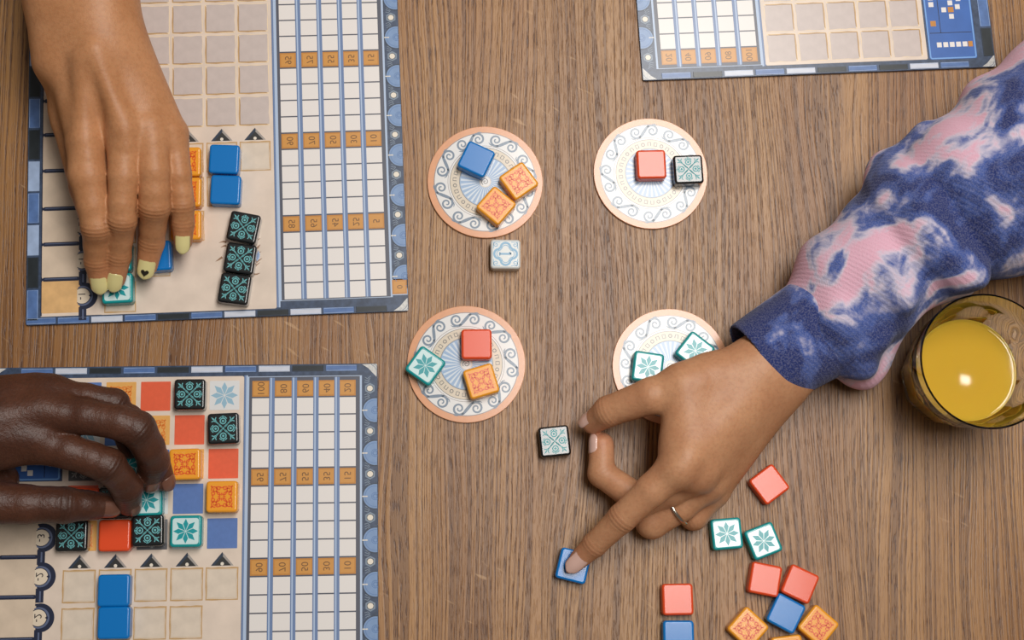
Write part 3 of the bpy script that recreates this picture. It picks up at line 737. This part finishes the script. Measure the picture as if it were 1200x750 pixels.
def nail(T, og, a, b, rb, up, m, length, width=.82, over=.0, label=None, start=.0, flat=1.0, taper=.32):
    """curved nail on the back of a fingertip: a -> b is the last bone, up is the side the nail faces"""
    a, b = npP(a), npP(b); d = b-a; d /= np.linalg.norm(d); up = np.array(up, float); n = up-(up@d)*d; n /= np.linalg.norm(n); s = np.cross(d, n)
    R = rb*1.0; NU, NV = 10, 12; base = b+d*(over-length+rb*.75+start)
    vs = []
    for lay, off in ((0, .45), (1, -.6)):
        for j in range(NV+1):
            t = j/NV
            wv = (1-max(0, (t-.72)/.28)**2.5*taper)*(1-max(0, (.22-t)/.22)**2*.3)
            ph = math.asin(min(.98, width))*wv
            rad = R+off-max(0, t-.5)**2*R*.55*flat
            for i in range(NU+1):
                u = -1+2*i/NU; f = u*ph
                tt = t*length + (math.cos(u*1.35)-.7)*(.10*length)*max(0, (t-.5)*2) - (math.cos(u*1.35)-.5)*.08*length*max(0, (.4-t)*2.5)
                p = base+d*tt+s*(rad*math.sin(f))+n*(rad*math.cos(f)); vs.append(p)
    N = (NU+1)*(NV+1); fs = []
    idx = lambda l, i, j: l*N+j*(NU+1)+i
    for j in range(NV):
        for i in range(NU):
            fs.append((idx(0, i, j), idx(0, i+1, j), idx(0, i+1, j+1), idx(0, i, j+1))); fs.append((idx(1, i, j), idx(1, i, j+1), idx(1, i+1, j+1), idx(1, i+1, j)))
    rim = [(i, 0) for i in range(NU+1)]+[(NU, j) for j in range(1, NV+1)]+[(i, NV) for i in range(NU-1, -1, -1)]+[(0, j) for j in range(NV-1, 0, -1)]
    for (i, j), (i2, j2) in zip(rim, rim[1:]+rim[:1]): fs.append((idx(0, i2, j2), idx(0, i, j), idx(1, i, j), idx(1, i2, j2)))
    me = bpy.data.meshes.new('fingernail'); me.from_pydata([tuple((p-og)/1000) for p in vs], [], fs); me.update()
    for p in me.polygons: p.use_smooth = True
    me.materials.append(m); o = link('fingernail', me, T)
    if label: o['label'] = label
    return base+d*length*.55+n*(R+.4), d, s, n, o

# --- the hand with pale yellow nails
SK1 = skin('skin_tan', (184, 128, 86), (138, 84, 50), (196, 140, 98), (192, 118, 84))
palm = [((95, -420, 80, 40), (90, -160, 74, 33)), ((90, -160, 74, 33), (76, -5, 68, 24)), ((90, -160, 74, 33), (112, -5, 70, 24)),
        ((74, -5, 68, 23), (72, 70, 62, 18)), ((112, -5, 70, 24), (120, 60, 68, 22)),
        ((84, 25, 66, 21), (101, 165, 56, 12)), ((100, 25, 70, 20), (146, 152, 60, 11.5)), ((118, 25, 70, 19), (175, 150, 57, 11)), ((126, 25, 66, 19), (199, 153, 49, 10)),
        ((74, 50, 54, 16), (84, 140, 40, 12))]
idx_ = [(101, 170, 58, 12), (103, 206, 57, 12.2), (109, 240, 52, 10.2), (113.5, 266, 46.5, 9.9, .9), (113.5, 287, 35, 8.3), (114, 306, 26, 8.3, .6), (117, 328, 17.8, 6.8)]
mid_ = [(146, 156, 63, 11.5), (144.5, 206, 61, 9.4), (143, 238, 55, 8.7), (143, 258, 49.5, 9.2, .9), (141, 280, 37, 7.8), (139, 300, 27, 7.9, .6), (135.5, 326, 17.8, 6.6)]
rin_ = [(177, 154, 59, 11), (180, 200, 58, 9.9), (181, 224, 53, 9.6), (181, 242, 48, 10.1, .9), (179, 266, 35, 8.4), (177.5, 284, 26, 8.3, .6), (172.5, 311, 18, 6.8)]
pin_ = [(202, 158, 50, 10), (209, 204, 48, 8.2), (212, 226, 44, 7.5), (213.5, 240, 41, 7.8, .6), (214.5, 262, 33, 7.1, .5), (214.5, 283, 27, 6.0)]
thu_ = [(80, 130, 40, 12), (100, 220, 30, 10), (118, 285, 22, 8.5), (124, 312, 13, 6)]
T1, O1 = arm_person('person laying tiles on the blank board, bare arm, pale yellow nail polish', palm, [idx_, mid_, rin_, pin_, thu_], 9, SK1, (95, 0, 0),
                    extra_bumps=[((99, 166, 66, 5.5), (102, 182, 65, 5)), ((145, 148, 71, 5.5), (147, 168, 69, 5)), ((176, 148, 65, 5), (179, 164, 64, 4.5)), ((202, 156, 56, 5), (204, 166, 55, 4.5)), ((110, 60, 87, 4), (145, 150, 71, 4.5)), ((96, 70, 83, 4), (99, 160, 66, 4.5))])
NY_ = mat('nail_yellow', (226, 214, 150), .22, coat=.6)
NK_ = mat('heart_black', (40, 34, 26), .3)
up1 = (.1, -.25, 1)
nail(T1, O1, idx_[-2], idx_[-1], 6.8, up1, NY_, 13.2, .78, 2.4, taper=.5); nail(T1, O1, mid_[-2], mid_[-1], 6.6, up1, NY_, 13.2, .76, 2.4, taper=.5)
nc, nd, ns, nn, no = nail(T1, O1, rin_[-2], rin_[-1], 6.8, up1, NY_, 13.5, .80, 2.4, 'pale yellow nail with a small dark heart', taper=.5); nail(T1, O1, pin_[-2], pin_[-1], 6.0, up1, NY_, 14, .76, 2.2, taper=.5)
hp = []
for t in np.linspace(0, 2*math.pi, 28, endpoint=False):
    hx = 16*math.sin(t)**3; hy = 13*math.cos(t)-5*math.cos(2*t)-2*math.cos(3*t)-math.cos(4*t)
    hp.append((hx*.16, hy*.16))
hv = [nc+nd*1.3-nd*y+ns*x+nn*(.32-.5*x*x/7.5) for x, y in hp]
me = bpy.data.meshes.new('heart_print'); me.from_pydata([tuple((p-O1)/1000) for p in hv], [], [tuple(range(28))]); me.materials.append(NK_)
link('heart_print', me, no)

# --- the dark-skinned hand
SK2 = skin('skin_deep_brown', (74, 42, 29), (38, 22, 17), (88, 52, 36), (98, 58, 44), .44, 2.2)
palm = [((-560, 540, 85, 42), (-300, 530, 80, 34)), ((-300, 530, 80, 34), (-150, 505, 74, 25)), ((-300, 530, 80, 34), (-150, 545, 70, 25)),
        ((-150, 505, 74, 25), (60, 462, 56, 12)), ((-150, 515, 74, 25), (56, 483, 62, 13)), ((-150, 535, 72, 25), (36, 516, 60, 13.5)), ((-150, 500, 68, 22), (40, 462, 50, 12)),
        ((-150, 545, 66, 22), (-40, 580, 48, 14)), ((-70, 560, 50, 18), (2, 562, 34, 10))]
f_idx = [(36, 516, 60, 13.5), (80, 529, 62, 10.6), (108, 538, 60, 10.2), (127, 546, 56, 10.9, .9), (141, 561, 46, 9.2), (149, 573, 38, 9.4, .6), (151, 590, 24, 7.8)]
f_mid = [(56, 484, 62, 13.5), (100, 488, 66, 10.8), (140, 495, 65, 10.5), (161, 503, 62, 11.3, .9), (174, 524, 51, 9.8), (180, 540, 40, 9.8, .6), (175, 561, 25, 8.2)]
f_rin = [(54, 472, 56, 12), (106, 474, 54, 10), (150, 492, 50, 9.5), (182, 537, 32, 8.5), (191, 562, 20, 7.4)]
f_pin = [(58, 463, 56, 11), (100, 466, 57, 8.8), (134, 473, 52, 9.2, .9), (144, 500, 36, 8), (152, 525, 22, 7)]
f_thu = [(-40, 580, 48, 14), (-5, 589, 44, 13), (30, 591, 42, 12), (58, 591, 40, 10.8), (76, 592, 38, 11.2, .8), (100, 592, 33, 9.2), (128, 592, 26, 7.6)]
T2, O2 = arm_person('person pinching tiles over the coloured mosaic wall, bare hand reaching in', palm, [f_idx, f_mid, f_rin, f_pin, f_thu], 8, SK2, (-60, 530, 0),
                    extra_bumps=[((30, 511, 69, 6), (50, 516, 69, 5.5)), ((48, 480, 70, 6), (70, 484, 71, 5.5)), ((55, 459, 63, 5.5), (72, 461, 62, 5)), ((-50, 512, 83, 5), (30, 511, 69, 5)), ((-50, 498, 84, 5), (48, 480, 70, 5))], tip_blush=.5)
N2 = mat('nail_brown', (118, 78, 62), .3, coat=.3)
nail(T2, O2, f_mid[-2], f_mid[-1], 8.2, (.6, -.5, .5), N2, 11, .7, -.5); nail(T2, O2, f_idx[-2], f_idx[-1], 7.8, (.8, -.2, .5), N2, 11, .7, -.5)
nail(T2, O2, f_thu[-2], f_thu[-1], 7.6, (.1, -.5, .85), N2, 12, .75, 0); nail(T2, O2, f_rin[-2], f_rin[-1], 7.4, (.7, -.3, .5), N2, 10, .7, 0)

# --- the pointing hand in the tie-dyed sleeve
SK3 = skin('skin_light_brown', (186, 132, 96), (144, 92, 60), (198, 146, 108), (206, 132, 104))
palm = [((1290, 130, 70, 38), (1040, 330, 46, 27)), ((1040, 330, 46, 27), (898, 430, 40, 20)), ((1040, 330, 42, 25), (906, 446, 34, 20)),
        ((896, 430, 42, 19), (797, 546, 56, 12.5)), ((900, 438, 38, 19), (817, 554, 46, 12)), ((904, 446, 33, 18), (829, 564, 32, 11.5)), ((908, 452, 30, 17), (835, 574, 20, 10.5)),
        ((880, 432, 44, 18), (800, 452, 50, 13)), ((830, 445, 46, 14), (801, 520, 50, 13)), ((800, 455, 50, 13), (802, 525, 52, 13))]
g_thu = [(815, 450, 50, 14), (763, 464, 48, 11.6), (713, 482, 34, 9.8, .5), (695, 495, 22, 7.6)]
g_idx = [(797, 546, 56, 12.5), (764, 574, 50, 10.2), (729, 607, 39, 9.1, .8), (697, 638, 24, 7.8, .5), (678.5, 655.5, 15.4, 6.3)]
g_mid = [(818, 554, 44, 12), (786, 574, 34, 10.5), (752, 588, 24, 10, .2), (705, 555, 18, 8.8, .3), (705, 521, 18, 8.0)]
g_rin = [(829, 564, 32, 11.5), (797, 592, 25, 10.6), (764, 612, 17, 10.5, .5), (782, 580, 10, 8.5), (800, 566, 9, 7)]
g_pin = [(835, 575, 20, 10.5), (813, 604, 13, 9.4, .4), (800, 580, 9, 7.5), (812, 566, 9, 6.5)]
T3, O3 = arm_person('person in pink and blue tie-dyed sleeve pressing a blue tile, thin silver ring', palm, [g_thu, g_idx, g_mid, g_rin, g_pin], 9, SK3, (905, 440, 0),
                    extra_bumps=[((804, 538, 63, 6), (792, 552, 61, 5.5)), ((824, 550, 52, 6), (812, 560, 50, 5.5))])
N3 = mat('nail_rose', (230, 190, 176), .25, coat=.5)
nail(T3, O3, g_idx[-2], g_idx[-1], 6.3, (-.05, -.1, 1), N3, 16.5, .82, 4.6, taper=.62)
nail(T3, O3, g_thu[-2], g_thu[-1], 7.6, (-.6, .5, .6), N3, 13, .75, 1)
nail(T3, O3, g_mid[-2], g_mid[-1], 8.0, (-.9, .1, .3), N3, 12, .7, .5)
# ring
a, b_ = npP(g_rin[1]), npP(g_rin[2]); ctr = a+(b_-a)*.12; ax = (b_-a)/np.linalg.norm(b_-a); e1 = np.cross(ax, (0, 0, 1)); e1 /= np.linalg.norm(e1); e2 = np.cross(ax, e1)
vs, fs = [], []
for i in range(48):
    t = 2*math.pi*i/48
    for j in range(8):
        u = 2*math.pi*j/8; R = 11.9+1.0*math.cos(u)
        vs.append(tuple((ctr+ax*1.25*math.sin(u)+e1*R*math.cos(t)+e2*R*math.sin(t)-O3)/1000))
        fs.append((i*8+j, i*8+(j+1) % 8, ((i+1) % 48)*8+(j+1) % 8, ((i+1) % 48)*8+j))
me = bpy.data.meshes.new('finger_ring'); me.from_pydata(vs, [], fs); me.update()
for p in me.polygons: p.use_smooth = True
me.materials.append(mat('silver', (214, 200, 184), .22, metal=1.0)); o = link('finger_ring', me, T3); o['label'] = 'thin plain silver ring'

def fabric(name, cuff=False):
    g = NT(name); tc = g.n('ShaderNodeTexCoord').outputs['Object']
    n1 = g.noise(tc, 20, 3, .5, .9); n2 = g.noise(tc, 80, 3, .6, .8); n3 = g.noise(tc, 1100, 2, .6); n4 = g.noise(tc, 11, 3, .5, .6)
    f = g.math('ADD', n1, g.math('MULTIPLY', g.math('SUBTRACT', n2, .5), .22))
    navy, blue, white, pink = rgb(38, 50, 104), rgb(72, 92, 156), rgb(204, 196, 212), rgb(222, 172, 190)
    off = .09 if cuff else -.01
    c = g.mix(g.ramp(f, .36+off, .47+off), navy, blue); c = g.mix(g.ramp(f, .46+off, .56+off), c, white); c = g.mix(g.ramp(f, .52+off, .61+off), c, pink)
    c = g.mix(g.math('MULTIPLY', g.ramp(n3, .4, .65), .10), c, rgb(230, 226, 236))
    g.l(c, g.b.inputs['Base Color']); g.b.inputs['Roughness'].default_value = .9; g.b.inputs['Specular IOR Level'].default_value = .15
    g.b.inputs['Sheen Weight'].default_value = .12; g.b.inputs['Sheen Roughness'].default_value = .5
    x, y, z = g.sep(tc); rib = g.math('SINE', g.math('MULTIPLY', g.math('ADD', g.math('MULTIPLY', x, .55), g.math('MULTIPLY', y, .83)), 2400.0))
    g.bump(g.math('ADD', g.math('MULTIPLY', rib, .2), g.math('MULTIPLY', n3, 1.2)), .5, .0008)
    return g.m
FAB = fabric('tie_dye_fleece'); FABC = fabric('tie_dye_cuff', True)
def sleeve():
    pr = [((962, 380, 36, 35), (1010, 335, 42, 42)), ((1010, 335, 42, 42), (1062, 285, 46, 45)), ((1062, 285, 46, 45), (1074, 275, 50, 50)), ((1082, 268, 50, 38), (1150, 228, 58, 57)), ((1150, 228, 58, 57), (1185, 215, 60, 60)), ((1185, 215, 60, 60), (1290, 130, 70, 68)), ((1290, 130, 70, 68), (1420, 40, 80, 72))]
    folds = [((1044, 208, 46, 15), (1082, 260, 90, 13)), ((1082, 260, 90, 13), (1136, 318, 80, 13)), ((1050, 205, 40, 14), (1090, 168, 60, 16)), ((962, 330, 44, 12), (980, 370, 66, 10)), ((980, 370, 66, 10), (1003, 422, 44, 12)), ((1010, 270, 52, 10), (1060, 350, 78, 9)), ((985, 300, 50, 8), (1030, 395, 60, 8)), ((1165, 118, 60, 16), (1200, 205, 112, 12)), ((1005, 428, 22, 15), (1040, 396, 26, 18))]
    UP = (len(folds)-2,)
    prims = [(npP(a), npP(b), a[3], b[3]) for a, b in pr]; fp = [(npP(a), npP(b), a[3], b[3]) for a, b in folds]
    V = Vol(prims+fp, 1.6)
    Fd = V.empty()
    Fu = V.empty()
    for i, p in enumerate(prims): V.add(Fd if i < 3 else Fu, p, 6)
    Ff = V.empty(); Fg = V.empty()
    for i, p in enumerate(fp): V.add(Fg if i in UP else Ff, p, 8)
    Fd = smin(smin(Fd, Ff, 9), smin(Fu, Fg, 9), 1.5)        # the bunched lower part overlaps the upper one in a sharp crease
    X, Y, Z = V.grid()
    a, b = npP((940, 400, 0)), npP((1200, 190, 0)); ax = (b-a)/np.linalg.norm(b-a); pp = np.array([-ax[1], ax[0], 0])
    s = (X-a[0])*ax[0]+(Y-a[1])*ax[1]; t = (X-a[0])*pp[0]+(Y-a[1])*pp[1]
    Fd = Fd+np.float32(1.0)*(1.9*np.sin(s/12+t/23+.8*np.sin(t/17))+1.0*np.sin(s/6.0-t/31+Z/25)).astype(np.float32)
    Fd = np.maximum(Fd, .6-Z)
    gl = npP((1107, 444, 0)); Fd = -smin(-Fd, -(44.5-np.sqrt((X-gl[0])**2+(Y-gl[1])**2)).astype(np.float32)+0*Z, 4)   # the cloth gives way where it meets the tumbler
    v, q = surface_nets(Fd.astype(np.float32), V.lo, V.h); v = relax(v, q, 3)
    link('sleeve', np_mesh('sleeve', v, q, O3, FAB), T3)
    # cuff: a short ribbed tube, open at the hand
    a, b = npP((880, 433, 34)), npP((978, 372, 37))
    V = Vol([(a, b, 32, 36)], 1.1); X, Y, Z = V.grid(); Fd = V.empty(); V.add(Fd, (a, b, 30.5, 35.0), 0)
    ax = (b-a)/np.linalg.norm(b-a); s = (X-a[0])*ax[0]+(Y-a[1])*ax[1]+(Z-a[2])*ax[2]
    L = np.linalg.norm(b-a)
    inner = cone_sdf(X, Y, Z, a-ax*30, b, 27.0, 31.0)
    Fd = np.maximum(np.maximum(Fd, -inner), .6-Z)
    Fd = -smin(-Fd, -(3.0-s), 3.0); Fd = -smin(-Fd, -(s-L+4), 2.5)
    v, q = surface_nets(Fd.astype(np.float32), V.lo, V.h); v = relax(v, q, 2)
    o = link('cuff', np_mesh('cuff', v, q, O3, FABC), T3); o['label'] = 'navy ribbed sleeve cuff'
sleeve()

# ------------------------------------------------------------------ tumbler of juice
def glass():
    gx, gy = 1107, 444
    c = P(gx, gy, 0)
    T = thing('juice_tumbler', 'faceted glass tumbler of orange juice beside the tie-dyed sleeve', 'glass', None, (c.x, c.y, ZT))
    NA = 120
    def ring(r, z, fac):
        out = []
        for i in range(NA):
            t = 2*math.pi*i/NA; seg = 2*math.pi/10; d = ((t+.12) % seg)-seg/2
            rr = r if fac is None else min(r, fac/math.cos(d))
            out.append((rr*math.cos(t), rr*math.sin(t), z))
        return out
    prof = [(0.01, .3, None), (24, .3, 23.0), (29.0, .6, 27.6), (32.0, 3, 30.2), (34.8, 14, 32.4), (37.2, 28, 34.4), (38.8, 38, 35.9), (39.6, 44, 37.3), (39.9, 49, 39.2), (40.2, 56, None), (41.4, 66, None), (42.4, 76, None), (42.5, 77.3, None), (42.0, 78, None), (41.3, 77.5, None),
            (40.2, 66, None), (38.6, 54, None), (35.2, 46, None), (32.4, 38, None), (30.2, 28, None), (28.0, 16, None), (25.0, 10.5, None), (20, 9, None), (.01, 9, None)]
    vs, fs = [], []
    for r, z, f in prof: vs += ring(r, z, f)
    for k in range(len(prof)-1):
        for i in range(NA): fs.append((k*NA+i, k*NA+(i+1) % NA, (k+1)*NA+(i+1) % NA, (k+1)*NA+i))
    me = bpy.data.meshes.new('tumbler'); me.from_pydata([tuple(q/1000 for q in p) for p in vs], [], fs); me.update()
    for p in me.polygons: p.use_smooth = True
    try: me.set_sharp_from_angle(angle=math.radians(22))
    except Exception: pass
    g = NT('clear_glass'); g.b.inputs['Transmission Weight'].default_value = 1; g.b.inputs['Roughness'].default_value = .01; g.b.inputs['IOR'].default_value = 1.47; g.b.inputs['Base Color'].default_value = (.97, .95, .90, 1)
    me.materials.append(g.m); link('tumbler', me, T)
    jp = [(.01, 8.9, None), (20, 8.9, None), (25.1, 10.4, None), (28.1, 16, None), (30.3, 28, None), (32.2, 37, None), (33.2, 40.0, None), (32.4, 39.4, None), (31.0, 39.1, None), (.01, 39.1, None)]
    vs, fs = [], []
    for r, z, f in jp: vs += ring(r, z, f)
    for k in range(len(jp)-1):
        for i in range(NA): fs.append((k*NA+i, k*NA+(i+1) % NA, (k+1)*NA+(i+1) % NA, (k+1)*NA+i))
    me = bpy.data.meshes.new('juice'); me.from_pydata([tuple(q/1000 for q in p) for p in vs], [], fs); me.update()
    for p in me.polygons: p.use_smooth = True
    j = NT('orange_juice'); j.b.inputs['Base Color'].default_value = rgb(204, 162, 50); j.b.inputs['Roughness'].default_value = .05
    j.b.inputs['Subsurface Weight'].default_value = .3; j.b.inputs['Subsurface Radius'].default_value = (.02, .012, .003); j.b.inputs['Subsurface Scale'].default_value = 1
    me.materials.append(j.m); o = link('juice', me, T); o['label'] = 'cloudy yellow-orange juice'
glass()
